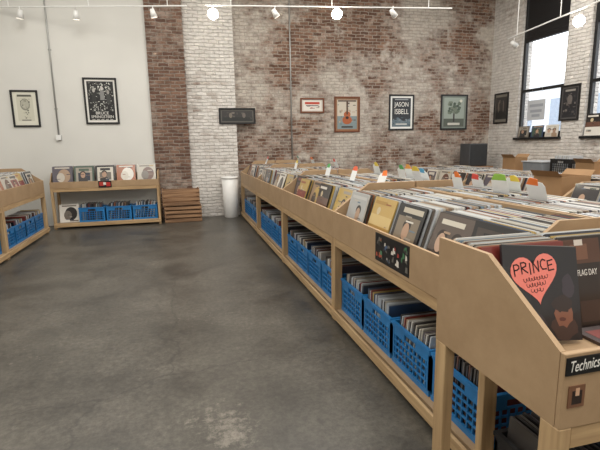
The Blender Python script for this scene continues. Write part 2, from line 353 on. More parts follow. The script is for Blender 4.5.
# ------------------------------------------------------------------ record bins
Z0,ZF,ZB=.75,.978,1.205
def make_bin(L,D,z0,zf,zb,xs,zi):
    root=bpy.data.objects.new('record_bin',None); COL.objects.link(root); root.empty_display_size=.1
    a,b=.07,.045
    for x in (0,D-a):
        for y in (0.001,L-b-.001): MB().box(x,x+a,y,y+b,0,z0).build('leg',WZ,root,bevel=.003)
    MB().box(.02,D-.02,b+.002,L-b-.002,.085,.105).build('lower_shelf',MDF,root)
    MB().box(-.02,.0,.001,L-.001,.04,.11).build('shelf_rail',WY,root,bevel=.003)
    MB().box(.004,.05,b+.002,L-b-.002,z0-.07,z0-.001).build('top_rail',WY,root,bevel=.003)
    MB().box(0,.018,.001,L-.001,z0,zf).build('front_board',MDF,root,bevel=.002)
    prof=[(.0185,z0),(D,z0),(D,zb),(xs,zb),(.0185,zf)]
    MB().prism(prof,1,.001,.019).build('side_panel',MDF,root); MB().prism(prof,1,L-.019,L-.001).build('side_panel',MDF,root)
    MB().box(D-.018,D,.0195,L-.0195,z0,zb-.05).build('back_panel',MDF,root)
    MB().box(.0185,D-.0185,.0195,L-.0195,zi-.018,zi).build('bin_floor',MDF,root)
    return root
L=2.06; D=.76; ZI=.805
first=make_bin(L,D,Z0,ZF,ZB,.33,ZI)
used=[False]
def place_bin(x,y,rz,label,group,src=None,zs=1):
    if src is None:
        o=first if not used[0] else copy_tree(first); used[0]=True
    else: o=src
    o.location=(x,y,0); o.rotation_euler=(0,0,rz); o.scale=(1,1,zs); return tag(o,label,'record bin',group)
XF=1.23; Y0=1.56
B1=['pine and tan board record bin with dark stickers on its front, nearest on the aisle',
 'second tan record bin from the camera along the aisle, above blue crates',
 'third tan record bin from the camera along the aisle, above blue crates',
 'tan record bin at the far end of the aisle row, beside the white bin']
ORD=['first','second','third','fourth']
for i in range(4): place_bin(XF,Y0+i*L,0,B1[i],'bins along the aisle')
for i in range(4): place_bin(XF+2*D+.02,Y0+(i+1)*L,PI,'tan record bin facing away, behind the aisle row, %s from the camera'%ORD[i],'bins on the back of the long island')
X2=4.35; Y2=2.34; ZS2=.86
for i in range(3): place_bin(X2,Y2+i*L,0,'tan record bin on the second island, near side, %s from the camera'%ORD[i],'bins on the second island',zs=ZS2)
for i in range(3): place_bin(X2+2*D+.02,Y2+(i+1)*L,PI,'tan record bin on the second island, window side, %s from the camera'%ORD[i],'bins on the second island',zs=ZS2)
XLF=-2.45; YL=5.02
for i in range(2): place_bin(XLF,YL+(i+1)*L,PI,['tan record bin on the left wall, nearer of two, cut off by the photo edge','tan record bin on the left wall, farther of two, by the corner stand'][i],'bins along the left wall')

CN=['first','second','third','fourth','fifth']
COLS=[]      # (bin matrix, local y, lean, [record x]) of every column on the long island
def fill(MB_,i,mode,Lb=L,Db=D,zi=ZI,nc=5,seed=0,lab='',skip=(),fronts=None,keep=False):
    rnd=random.Random(seed); p=(Lb-.05)/nc
    for c in range(nc):
        y=.025+p*(c+.5)
        cols=column(Db,y,zi,rnd,x0=.045+rnd.choice((.0,.01,.025,.05,.08)))
        if keep: COLS.append((MB_,y,cols[0][2],[q[1] for q in cols]))
        if c in skip: continue
        for k,(Mx,_,_) in enumerate(cols):
            W=MB_@Mx
            if k<mode:
                if k==0: rec(W,True,'front record sleeve with printed cover, %s column of the %s'%(CN[c],lab),'front covers in the '+lab,fronts[c] if fronts else None)
                else: rec(W,rnd.random()<.3,'record sleeve packed behind the front cover, %s column of the %s'%(CN[c],lab),'packed sleeves, %s column of the %s'%(CN[c],lab))
            else: recstuff(W,k==0 or rnd.random()<.2)
labs=['aisle bin nearest the camera','second aisle bin','third aisle bin','aisle bin farthest from the camera']
for i in range(4): fill(Tm(XF,Y0+i*L,0),i,[40,4,1,1][i],seed=10+i,lab=labs[i],fronts=NEARM if i==0 else None,keep=True)
for i in range(4): fill(Tm(XF+2*D+.02,Y0+(i+1)*L,0)@Rz(PI),i,0,seed=20+i,keep=True)
for i in range(3): fill(Tm(X2,Y2+i*L,0),i,0,seed=30+i,skip=(0,1) if i==1 else (),zi=ZI*ZS2); fill(Tm(X2+2*D+.02,Y2+(i+1)*L,0)@Rz(PI),i,0,seed=40+i,zi=ZI*ZS2)
fill(Tm(XLF,YL+L,0)@Rz(PI),0,0,seed=60); fill(Tm(XLF,YL+2*L,0)@Rz(PI),1,1,seed=61,lab='left wall bin')

bin1=first
s=MB(); s.box(-.0015,-.0002,.70,1.17,.775,.962,(24,24,26)); rr=random.Random(21)
for cx,c1,c2 in ((.76,(70,120,84),(206,200,190)),(.87,(160,60,50),(220,214,204)),(.99,(196,188,176),(84,104,136)),(1.10,(90,136,104),(176,84,64))):
    for q in range(11):
        a,b=cx+rr.uniform(-.05,.03),rr.uniform(.785,.92); w_,h_=rr.uniform(.012,.04),rr.uniform(.008,.035); j=rr.uniform(-.012,.012)
        s.face([(-.002-.0002*q,a,b),(-.002-.0002*q,a+w_,b+j),(-.002-.0002*q,a+w_*.8,b+h_),(-.002-.0002*q,a+w_*.1,b+h_+j)],rr.choice([c1,c2,(60,58,58),(110,106,100)]))
s.build('sticker',PRINT,bin1)

# ------------------------------------------------------------------ foreground end bin
EX0,EX1,EY0,ED=.965,3.0,.91,.63
end=make_bin(EX1-EX0,ED,.755,.98,1.178,.34,.83)
place_bin(EX1,EY0,PI/2,'large tan record bin in the right foreground, turned to face the camera',None,src=end)
LE=EX1-EX0
lb=MB().box(-.004,-.0005,LE-.24,LE-.004,.918,.97,(16,16,18)).build('name_label',PRINT,end)
text_obj('Technics',.046,INKW,lb,Tm(-.0046,LE-.012,.942)@TXM_REC@Matrix.Rotation(.05,4,'Z'),shear=.3,sx=.62,align='LEFT')
s=MB().box(-.003,-.0005,LE-.075,LE-.02,.82,.885,(120,84,62)); s.box(-.0036,-.003,LE-.065,LE-.032,.83,.87,(46,34,30)); s.box(-.0042,-.0036,LE-.055,LE-.042,.855,.878,(210,170,140))
s.build('sticker',PRINT,end)
ME=Tm(EX1,EY0,0)@Rz(PI/2)
rnd=random.Random(5)
def stroke(mb,pts,wd,c,x):
    for (a,b),(p,q) in zip(pts[:-1],pts[1:]):
        d=Vector((p-a,q-b)); d.normalize(); nx,ny=-d.y*wd/2,d.x*wd/2; ex,ey=d.x*wd*.4,d.y*wd*.4
        mb.face([(x,-(a-ex+nx),b-ey+ny),(x,-(a-ex-nx),b-ey-ny),(x,-(p+ex-nx),q+ey-ny),(x,-(p+ex+nx),q+ey+ny)],c)
GL={'P':[[(0,0),(.02,1),(.3,1),(.46,.84),(.44,.62),(.25,.5),(.02,.5)]],'R':[[(0,0),(.02,1),(.3,1),(.46,.86),(.42,.64),(.04,.52),(.5,0)]],'I':[[(.1,0),(.14,1)]],
 'N':[[(0,0),(.03,1),(.43,.05),(.5,1)]],'C':[[(.5,.85),(.28,1),(.08,.8),(.04,.4),(.16,.08),(.5,.06)]],'E':[[(.5,.98),(.05,.93),(.03,.04),(.5,.06)],[(.05,.5),(.4,.55)]]}
HY,HZ=.03,.238; HT=.16
def heart_sleeve():
    mb=MB(); t=.011; h=LP/2; x=-t/2
    mb.box(-t/2,t/2,-h,h,0,LP,(32,32,38)); mb.box(-t*.2,t*.2,-h+.004,h-.004,LP,LP+.003,(120,118,116))
    pts=[]
    for q in range(40):
        a=2*PI*q/40; u,v=16*math.sin(a)**3*.0068,(13*math.cos(a)-5*math.cos(2*a)-2*math.cos(3*a)-math.cos(4*a))*.0064
        pts.append((u*math.cos(HT)-v*math.sin(HT),u*math.sin(HT)+v*math.cos(HT)))
    mb.face([(x-.0012,-(u-HY),HZ+v) for u,v in pts],(240,132,120))
    rr=random.Random(9)
    def blob(cy,cz,ry,rz,c,d): mb.face([(x-d,cy-ry*math.cos(2*PI*q/14)*rr.uniform(.8,1.1),cz+rz*math.sin(2*PI*q/14)*rr.uniform(.8,1.1)) for q in range(14)],c)
    # reddish-brown portrait low on the right of the cover
    blob(-.095,.05,.065,.05,(64,48,46),.0005); blob(-.095,.10,.045,.058,(132,88,72),.0007); blob(-.09,.135,.05,.032,(48,36,36),.0009); blob(-.085,.078,.018,.008,(92,52,48),.0011); blob(-.108,.108,.008,.005,(50,34,32),.0011); blob(-.075,.108,.008,.005,(50,34,32),.0011)
    blob(.05,.06,.06,.05,(58,52,60),.0006); blob(.08,.09,.02,.024,(92,74,70),.0009); blob(-.12,.20,.03,.05,(58,52,62),.0006); blob(.13,.05,.03,.045,(80,62,58),.0008)
    return mb
def heart_writing():
    mb=MB(); x=-.0055-.0020; u=-.092; k=0
    def rot(p): return (p[0]*math.cos(HT)-p[1]*math.sin(HT)-HY,p[0]*math.sin(HT)+p[1]*math.cos(HT)+HZ)
    for ch in 'PRINCE':
        s=.040; z=.012+.004*math.sin(k*2.1); wdt=.021 if ch=='I' else .034
        for pl in GL[ch]: stroke(mb,[rot((u+a*.054,z+b*s)) for a,b in pl],.0050,(24,18,20),x)
        u+=wdt; k+=1
    for row,(u0,u1,z) in enumerate(((-.055,.055,-.010),(-.045,.04,-.032),(-.03,.025,-.054))):     # looped illegible scrawl
        pl=[]; nn=int((u1-u0)/.012)
        for q in range(nn*10+1):
            a=2*PI*q/10; pl.append(rot((u0+(u1-u0)*q/(nn*10)-.0045*math.sin(a),z+.0056*(1+.45*math.sin(q*.37+row))*math.cos(a))))
        stroke(mb,pl,.0019,(24,18,20),x)
    return mb
yA=LE-.034-LP/2
for k in range(18):
    x=.338+k*.0138 if k else .306
    if x>ED-.11: break
    W=ME@Tm(x,yA-.008+rnd.uniform(-.006,.006),.834)@Ry(math.radians(13))
    if k==0:
        o=rec(ME@Tm(x,yA-.018,.856)@Ry(math.radians(17))@Matrix.Rotation(.10,4,'X')@Matrix.Diagonal((1,.90,.95,1)),True,'dark record sleeve with a big salmon heart and handwritten word, right foreground',None,heart_sleeve().mesh('vinyl_record',SLEEVE))
        heart_writing().build('handwriting',PRINT,o)
    else: rec(W,rnd.random()<.3,'record sleeve packed behind the heart cover in the foreground bin','sleeves behind the heart cover')
yB=yA-.385
def dark_sleeve():
    mb=MB(); t=.011; h=LP/2
    mb.box(-t/2,t/2,-h,h,0,LP,(38,28,26)); mb.box(-t*.2,t*.2,-h+.004,h-.004,LP,LP+.003,(100,96,92))
    def rect(y0,y1,z0,z1,c,dx): mb.face([(-t/2-dx,y1,z0),(-t/2-dx,y0,z0),(-t/2-dx,y0,z1),(-t/2-dx,y1,z1)],c)
    rect(-.02,.16,.245,.34,(84,54,40),.0006); rect(.04,.12,.26,.32,(118,80,60),.001); rect(.06,.10,.315,.338,(214,206,196),.0014); rect(-.15,.1,.02,.1,(60,44,40),.0006)
    return mb
for k in range(8):
    x=.40+k*.0134
    W=ME@Tm(x,yB+rnd.uniform(-.006,.006),.834)@Ry(math.radians(14))
    if k==0:
        o=rec(W,True,'dark brown record sleeve with pale lettering at the right edge, foreground bin',None,dark_sleeve().mesh('vinyl_record',SLEEVE))
        text_obj('FLAG DAY',.034,INKW,o,Tm(-.0072,.100,.208)@TXM_REC,sx=.60,align='LEFT')
    else: rec(W,rnd.random()<.3,'record sleeve packed behind the dark lettered cover in the foreground bin','sleeves behind the dark lettered cover')
mb=MB(); h=LP/2; mb.box(-h,h,-h,h,0,.011,(60,44,44)); mb.box(-h+.03,h-.03,-h+.03,h-.03,.011,.0116,(130,52,46)); mb.box(-.06,.1,-.12,.06,.0116,.0122,(206,200,192))
mb.box(-h+.004,h-.004,-h-.004,-h,.003,.008,(212,210,204))
o=mb.build('vinyl_record',SLEEVE); o.matrix_world=ME@Tm(.205,yB,.832); tag(o,'red and white record sleeve lying flat in the foreground bin','record')

# ------------------------------------------------------------------ crates
BLACKP=plain('black_plastic',(30,30,32),.45,0,.1)
def crate_mesh(mat):
    mb=MB(); lx,ly,hz=.35,.47,.285; t=.014
    X,Y=lx/2,ly/2
    for z0,z1 in ((0,.035),(.25,hz)):
        mb.box(-X,-X+t,-Y,Y,z0,z1).box(X-t,X,-Y,Y,z0,z1).box(-X+t,X-t,-Y,-Y+t,z0,z1).box(-X+t,X-t,Y-t,Y,z0,z1)
    mb.box(-X-.006,-X,-Y-.006,Y+.006,hz-.018,hz).box(X,X+.006,-Y-.006,Y+.006,hz-.018,hz).box(-X,X,-Y-.006,-Y,hz-.018,hz).box(-X,X,Y,Y+.006,hz-.018,hz)
    mb.box(-X+t,X-t,-Y+t,Y-t,.004,.014)
    for sx in (-1,1):
        for sy in (-1,1): 
            mb.box(sx*X-(t*2 if sx>0 else 0),sx*X+(t*2 if sx<0 else 0),sy*Y-(t if sy>0 else 0),sy*Y+(t if sy<0 else 0),.035,.25)
            mb.box(sx*X-(t if sx>0 else 0),sx*X+(t if sx<0 else 0),sy*Y-(t*2.2 if sy>0 else 0),sy*Y+(t*2.2 if sy<0 else 0),.035,.25)
    g=.0042
    for sx in (-1,1):
        xa=sx*(X-t/2)
        for k in range(1,10): y=-Y+ly*k/10; mb.box(xa-.005,xa+.005,y-g,y+g,.035,.205)
        for z in (.077,.12,.163,.205): mb.box(xa-.006,xa+.006,-Y+t,Y-t,z-g,z+g)
        mb.box(xa-.006,xa+.006,-Y+t,-.07,.21,.25).box(xa-.006,xa+.006,.07,Y-t,.21,.25)
    for sy in (-1,1):
        ya=sy*(Y-t/2)
        for k in range(1,8): x=-X+lx*k/8; mb.box(x-g,x+g,ya-.005,ya+.005,.035,.205)
        for z in (.077,.12,.163,.205): mb.box(-X+t,X-t,ya-.006,ya+.006,z-g,z+g)
        mb.box(-X+t,-.06,ya-.006,ya+.006,.21,.25).box(.06,X-t,ya-.006,ya+.006,.21,.25)
    return mb.mesh('milk_crate',mat)
CR=crate_mesh(BLUE); CRB=crate_mesh(BLACKP)
NP=len(PLN); DARKI=(0,1,5,NP-3,NP-2,14,16,18,7)
def crate(x,y,z,rz,label,group,nind=0,n=19,seed=0,reclabel='',me=None,dark=False):
    o=bpy.data.objects.new('milk_crate',me or CR); COL.objects.link(o); o.location=(x,y,z); o.rotation_euler=(0,0,rz); tag(o,label,'crate',group)
    rnd=random.Random(seed); M=Tm(x,y,z+.018)@Rz(rz)@Rz(PI/2)
    S=Matrix.Diagonal((1,.88,.93,1)); lean=rnd.uniform(-.20,-.05)
    for k in range(n):
        xx=-.15+k*(.38/n)
        W=M@Tm(xx+.0,rnd.uniform(-.004,.004),rnd.uniform(0,.018))@Ry(lean+rnd.uniform(-.01,.01))@S
        dk=dark or rnd.random()<.35
        if k>=n-nind: rec(W,False,'record sleeve upright in the %s'%reclabel,'sleeves in the '+reclabel,PLNM[rnd.choice(DARKI)] if dk else None)
        elif dk: STUFF.merge(PLN[rnd.choice(DARKI)],W)
        else: recstuff(W,False)
SH=['nearest bin','second bin','third bin','farthest bin']
for i in range(4):
    for k in range(4):
        y=Y0+i*L+.045+.2475+k*.4925
        crate(XF+.235,y,.106,0,'blue crate of records under the aisle row, %s, %s crate from the camera'%(SH[i],ORD[k]),'blue crates under the aisle bins',nind=19 if i==0 and k>0 else 0,seed=i*4+k,reclabel='%s blue crate under the aisle bin nearest the camera'%ORD[k],dark=(i==0 and k==0))
for i in range(2):
    for k in range(4):
        if i==0 and k<2: continue
        y=YL+i*L+.045+.2475+k*.4925
        crate(XLF-.235,y,.106,0,'blue crate under the left wall, %s bin, %s crate from the camera'%(['nearer','farther'][i],ORD[k]),'blue crates under the left wall bins',seed=40+i*4+k)
crate(1.40,1.22,.106,PI/2,'black crate of dark records under the foreground bin, at the bottom right',None,seed=77,me=CRB,dark=True)

# ------------------------------------------------------------------ corner stand along the back wall
SX0,SX1,SY0,SD=-2.44,-.46,9.46,.50
st=make_bin(SX1-SX0,SD,.79,.91,1.08,.2,.85)
place_bin(SX1,SY0,PI/2,'low pine record stand along the white back wall beside the wooden crates',None,src=st)
MSB=Tm(SX1,SY0,0)@Rz(PI/2); LS=SX1-SX0
m=MB().box(-.004,-.0005,LS-1.10,LS-.86,.78,.91,(22,20,22)); m.box(-.005,-.004,LS-1.08,LS-1.0,.80,.88,(180,44,40)); m.box(-.005,-.004,LS-.96,LS-.88,.81,.89,(176,60,50)); m.box(-.0055,-.004,LS-1.0,LS-.95,.83,.88,(226,222,214))
m.build('sticker',PRINT,st)
for c in range(5):
    y=.03+(LS-.06)*(c+.5)/5
    for k in range(10):
        W=MSB@Tm(.06+k*.024,y,.854)@Ry(math.radians(12))
        if k==0: rec(W,True,'record sleeve displayed facing out on the corner stand, %s from the wooden crates'%CN[c],'front covers on the corner stand',TPLM[(3,8,21,12,16)[c]])
        else: recstuff(W,False)
for k in range(3):
    crate(SX1-.30-k*.50,SY0+.25,.106,PI/2,'blue crate under the corner stand, %s from the wooden crates'%ORD[k],'blue crates under the corner stand',seed=60+k)
o=rec(Tm(SX0+.26,SY0+.12,.112)@Rz(PI/2)@Ry(.2),True,'pale record sleeve with a picture, leaning left of the crates under the corner stand',None,TPLM[4])

# ------------------------------------------------------------------ divider cards standing between records of the long island
OR_,YE,GR,RE=(240,126,54),(232,206,80),(84,172,92),(224,84,76)
cards=[(268,153,1.8,RE,'red','farthest of all'),(283,153,2.45,(70,150,130),'teal','second from the far end'),(297,155,1.8,YE,'yellow','third from the far end'),(312,156,2.4,OR_,'orange','fourth from the far end'),(325,157,1.8,GR,'green','fifth from the far end'),(338,158,2.5,RE,'red','sixth from the far end'),(353,163,1.85,(230,104,70),'coral','near mid island'),
 (371,161,2.45,YE,'yellow','right of the coral one'),(386,164,1.8,OR_,'orange','left of the amber one'),(401,163,2.5,(236,160,70),'amber','left of the deep green one'),(416,164,2.5,GR,'deep green','right of the amber one'),(430,172,2.45,(80,156,200),'blue','the only blue one'),
 (442,168,2.6,YE,'pale yellow','behind the blue one'),(456,175,2.3,OR_,'bright orange','right of the blue one'),(476,177,2.5,RE,'red','between orange and lime ones'),(497,178,2.35,(150,200,80),'lime green','third nearest the camera'),(522,180,2.55,YE,'yellow','second nearest the camera'),(550,180,2.3,OR_,'orange','nearest the camera')]
rc=random.Random(4); taken=set()
for i,(px,py,X,c,nm,wh) in enumerate(cards):
    p=atX(px,py,X); zt=max(1.225,min(1.285,p.z+.02))
    best=None
    for ci,(Mb,y,lean,xs) in enumerate(COLS):
        for k in range(2,len(xs)-2):
            if any((ci,k+q) in taken for q in range(-4,5)): continue
            q=Mb@Vector((xs[k]+math.tan(lean)*(zt-ZI),y,0))
            d=abs(q.y-p.y)+1.2*abs(q.x-X)
            if best is None or d<best[0]: best=(d,ci,k,Mb,y,lean,xs[k])
    _,ci,k,Mb,y,lean,xk=best; taken.add((ci,k))
    W=Mb@Tm(xk+.0081,y+rc.uniform(-.06,.06),ZI+.006)@Ry(lean)
    t=thing('divider_card','white divider card with %s tab on the long island, %s'%(nm,wh),'divider card',(0,0,0),0,'divider cards on the long island')
    t.matrix_world=W
    hh=(zt-ZI)/math.cos(lean); wv=rc.uniform(.07,.095); a1=rc.uniform(.45,.85); a2=rc.uniform(.45,.85); sk=rc.uniform(-.014,.014)
    MB().prism([(-wv,0),(wv,0),(wv,hh-.05),(wv*a1,hh-.018+sk),(-wv*a2,hh-.018-sk),(-wv,hh-.05)],0,-.0006,.0006,(236,238,238)).build('card',PRINT,t)
    kind=i%3
    if kind==0: tp=[(-wv*.95,hh-.046),(wv*.95,hh-.042),(wv*a1,hh-.008+sk),(wv*.3,hh+.008),(-wv*.4,hh+.006),(-wv*a2,hh-.010-sk)]
    elif kind==1: tp=[(-wv*.3,hh-.045),(wv*.99,hh-.045),(wv*a1,hh-.010+sk),(wv*.35,hh+.008),(-wv*.3,hh)]
    else: tp=[(-wv*.99,hh-.045),(wv*.3,hh-.05),(wv*.35,hh-.004),(-wv*.4,hh+.006),(-wv*a2,hh-.010-sk)]
    MB().prism(tp,0,-.0012,.0012,c).build('tab',PRINT,t)

# ------------------------------------------------------------------ cardboard boxes
def carton(x,y,z,w_,d_,h_,rz,label):
    t=thing('cardboard_box',label,'box',(x,y,z),rz,'open cardboard boxes')
    m=MB(); q=.006
    m.box(-w_,w_,-d_,d_,0,q).box(-w_,-w_+q,-d_,d_,q,h_).box(w_-q,w_,-d_,d_,q,h_).box(-w_+q,w_-q,-d_,-d_+q,q,h_).box(-w_+q,w_-q,d_-q,d_,q,h_)
    m.build('body',CARDB,t)
    for s in (-1,1):
        a=MB(); x0=s*w_; x1=s*(w_+.07)
        a.face([(x0,-d_,h_),(x0,d_,h_),(x1,d_-.01,h_+.07),(x1,-d_+.01,h_+.07)],(0,0,0)); a.face([(x0+s*.004,-d_,h_-.003),(x0+s*.004,d_,h_-.003),(x1+s*.004,d_-.01,h_+.067),(x1+s*.004,-d_+.01,h_+.067)][::-1],(0,0,0)); a.build('flap',CARDB,t)
    return t

# ------------------------------------------------------------------ wooden crates, white bin
def wooden_crate():
    r=bpy.data.objects.new('wooden_crate',None); COL.objects.link(r)
    w2,d2,h=.37,.17,.345
    for s in (-1,1): MB().box(s*w2-(.02 if s>0 else 0),s*w2+(.02 if s<0 else 0),-d2+.0125,d2-.0125,0,h).build('end_panel',OLDW,r,bevel=.003)
    for y in (-d2,d2-.012):
        m=MB()
        for k in range(4): m.box(-w2,w2,y,y+.012,.016+k*.084,.070+k*.084)
        m.build('slats',OLDW,r,bevel=.002)
    MB().box(-w2+.021,w2-.021,-d2+.0125,d2-.0125,0,.014).build('base',OLDW,r)
    return r
wc=wooden_crate(); p=atZ(184,221,0); wc.location=(p.x,9.62,0); tag(wc,'brown slatted wooden crate on the floor, lower one of the stack','wooden crate','stacked wooden crates')
w2=copy_tree(wc); w2.location=(p.x-.03,9.62,.3455); w2.rotation_euler=(0,0,.03); tag(w2,'brown slatted wooden crate, upper one of the stack by the brick pillar','wooden crate','stacked wooden crates')
wb=thing('waste_bin','white round waste bin at the far end of the aisle row','bin',(1.0,9.82,0))
smooth(MB().lathe([(0,0),(.14,0),(.15,.01),(.18,.86),(.165,.86),(.14,.02),(0,.02)],28).build('body',WHITE,wb))
smooth(MB().lathe([(.18,.84),(.192,.845),(.192,.87),(.18,.875),(.165,.872),(.165,.862)],28).build('rim',WHITE,wb))

# ------------------------------------------------------------------ framed posters
def framed(p0,p1,Y,label,fmat,bg,draw=None,X=None,mat=None):
    if X is None:
        a=atY(p0[0],p0[1],Y); b=atY(p1[0],p1[1],Y); c=(a+b)/2; wd=abs(b.x-a.x); rz=0
    else:
        a=atX(p0[0],p0[1],X); b=atX(p1[0],p1[1],X); c=(a+b)/2; wd=abs(b.y-a.y); rz=-PI/2
    hd=abs(a.z-b.z)
    t=thing('framed_poster',label,'framed poster',c,rz)
    fw=.035; w2,h2=wd/2,hd/2
    fr=MB(); fr.box(-w2,-w2+fw,-.03,-.001,-h2,h2).box(w2-fw,w2,-.03,-.001,-h2,h2).box(-w2+fw,w2-fw,-.03,-.001,h2-fw,h2).box(-w2+fw,w2-fw,-.03,-.001,-h2,-h2+fw)
    fr.build('frame',fmat,t,bevel=.003)
    iw,ih=w2-fw,h2-fw
    pm=MB(); pm.box(-iw,iw,-.012,-.001,-ih,ih,bg)
    def rect(x0,x1,z0,z1,c,d=1): pm.face([(x0*iw,-.012-.0006*d,z0*ih),(x1*iw,-.012-.0006*d,z0*ih),(x1*iw,-.012-.0006*d,z1*ih),(x0*iw,-.012-.0006*d,z1*ih)],c)
    def disc(x,z,rx,rz_,c,d=2,n=20): pm.face([(x*iw+rx*iw*math.cos(2*PI*q/n),-.012-.0006*d,z*ih+rz_*ih*math.sin(2*PI*q/n)) for q in range(n)],c)
    def poly(pts,c,d=3): pm.face([(x*iw,-.012-.0006*d,z*ih) for x,z in pts],c)
    if draw: draw(rect,disc,poly)
    po=pm.build('print',PRINT,t)
    def txt(s,x,z,size,m=INK,sx=1): text_obj(s,size,m,po,Tm(x*iw,-.0175,z*ih)@TXM_BACK,sx=sx)
    return txt
def busy(r,seed,pal,n,x0,x1,z0,z1,wmax=.25,hmax=.16,d0=2.5):
    rr=random.Random(seed)
    for k in range(n):
        x=rr.uniform(x0,x1); z=rr.uniform(z0,z1); r(x,min(x1,x+rr.uniform(.04,wmax)),z,min(z1,z+rr.uniform(.02,hmax)),rr.choice(pal),d0+k*.03)
def d1(r,d,p):
    r(-.7,.7,-.75,.8,(204,202,186)); d(0,.25,.42,.36,(140,140,128)); d(0,.28,.34,.28,(176,174,160),2.2); busy(r,1,[(110,110,100),(150,150,138),(90,90,82),(190,188,172)],34,-.42,.42,-.6,.6,.14,.1,2.6); r(-.6,.6,.72,.84,(90,90,82),4); r(-.4,.4,-.72,-.66,(110,108,100),4)
framed((9.5,90),(41.5,127),10.0,'black framed pale poster with a grey drawing, leftmost on the white wall',BLACK,(222,220,206),d1)
def d2(r,d,p):
    r(-.88,.88,-.9,.92,(30,30,32)); rr=random.Random(3)
    for k in range(230):
        x=rr.uniform(-.82,.76); z=rr.uniform(-.48,.82); g=rr.choice((60,110,150,190,220,215,36)); r(x,min(.84,x+rr.uniform(.02,.11)),z,min(.88,z+rr.uniform(.015,.07)),(g,g,int(g*.97)),2+k*.012)
    for cx,cz,g1,g2 in ((-.45,.5,176,44),(.1,.6,196,130),(.5,.42,150,60)):
        d(cx,cz,.09,.10,(g1,g1-4,g1-8),5.2); p([(cx-.15,cz-.55),(cx+.15,cz-.55),(cx+.12,cz-.1),(cx-.12,cz-.1)],(g2,g2,g2),5)
    for k in range(5): r(-.7+k*.3,-.5+k*.3,-.88,-.85,(190,188,182),4)
tx=framed((82,77.5),(120,124),10.0,'black framed busy black-and-white poster with bold lettering, beside the conduit',BLACK,(228,226,220),d2)
tx('BRUCE',0,-.57,.08,INKW); tx('SPRINGSTEEN',0,-.74,.072,INKW,.95)
def d3(r,d,p):
    r(-.92,.92,-.8,.8,(58,56,56)); r(-.92,.92,-.8,-.2,(44,46,46),2); busy(r,5,[(90,86,82),(70,68,66),(120,112,104),(50,50,50)],24,-.88,.88,-.6,.6,.2,.3); d(-.4,.1,.1,.4,(120,112,102),4); d(.4,.1,.1,.4,(110,102,96),4)
framed((218.5,108),(255.5,124),10.05,'small wide dark framed photo on the white brick pillar',BLACK,(90,88,84),d3)
def d4(r,d,p):
    r(-.85,.85,-.8,.8,(226,222,214)); r(-.7,.7,.2,.6,(186,70,52),2); busy(r,6,[(90,80,76),(150,120,110),(186,90,70)],14,-.7,.7,-.6,.1,.3,.14); r(-.6,.6,-.1,.05,(90,80,76),3.4)
framed((300,98),(324,113),10.2,'small wide framed card with red printing on the brick wall',BROWNF,(214,206,196),d4)
def d5(r,d,p):
    r(-.86,.86,-.9,.9,(200,192,178)); r(-.86,.86,-.9,-.1,(126,142,146),2); busy(r,7,[(150,140,126),(108,124,130),(180,160,140),(90,84,80)],40,-.84,.84,-.85,.85,.3,.14,2.2); d(0,-.35,.42,.26,(170,92,54),4); d(0,.0,.3,.19,(170,92,54),4.2); r(-.07,.07,.0,.8,(80,54,38),5); d(0,-.2,.14,.09,(46,30,26),6); r(-.5,.5,-.82,-.72,(60,50,46),4); r(-.8,.8,.78,.88,(96,80,70),4)
framed((334,96.5),(359.5,132),10.2,'brown framed poster with an orange guitar on the brick wall',BROWNF,(150,110,80),d5)
def d6(r,d,p):
    r(-.84,.84,-.88,.88,(42,46,52)); p([(-.84,-.88),(.84,-.88),(.84,-.35),(.2,-.55),(-.3,-.3),(-.84,-.5)],(96,112,122),2); busy(r,8,[(70,84,94),(130,140,146),(50,58,66)],30,-.8,.8,-.86,-.3,.3,.1,2.2); r(-.5,.5,-.76,-.68,(206,206,202),4); r(-.6,.6,.76,.81,(160,164,166),3)
tx=framed((389,94.5),(413,130),10.2,'black framed dark poster with bold pale lettering on the brick wall',BLACK,(232,232,228),d6)
tx('JASON',0,.48,.15,INKW,.84); tx('ISBELL',0,.04,.17,INKW,.80)
def d7(r,d,p):
    r(-.84,.84,-.9,.9,(150,160,150)); r(-.84,.84,-.9,-.4,(84,90,80),2); rr=random.Random(12)
    for k in range(40): d(rr.uniform(-.45,.45),rr.uniform(-.05,.6),.12,.09,rr.choice([(78,92,78),(66,80,68),(96,108,92),(112,122,106)]),3+k*.02,8)
    r(-.06,.06,-.6,.1,(46,40,36),2.8); d(.55,.7,.12,.09,(210,208,194),4); r(-.5,.5,-.8,-.66,(200,198,188),4)
framed((441,94.5),(466,129.5),10.2,'black framed grey-green poster with a tree, rightmost on the brick wall',BLACK,(120,128,120),d7)
framed((495.5,94),(507.5,123),0,'narrow dark framed poster on the window wall near the corner',BLACK,(120,116,108),d3,X=7.7)
def d9(r,d,p):
    r(-.86,.86,-.9,.9,(40,40,44)); busy(r,9,[(90,86,84),(60,58,60),(120,114,110),(50,52,60)],36,-.8,.8,-.85,.6,.3,.16); d(0,.2,.3,.3,(110,104,100),4); r(-.6,.6,.7,.82,(150,146,140),4)
framed((562,86),(578.5,120),0,'dark framed poster hung between the two windows',BLACK,(86,84,84),d9,X=7.7)

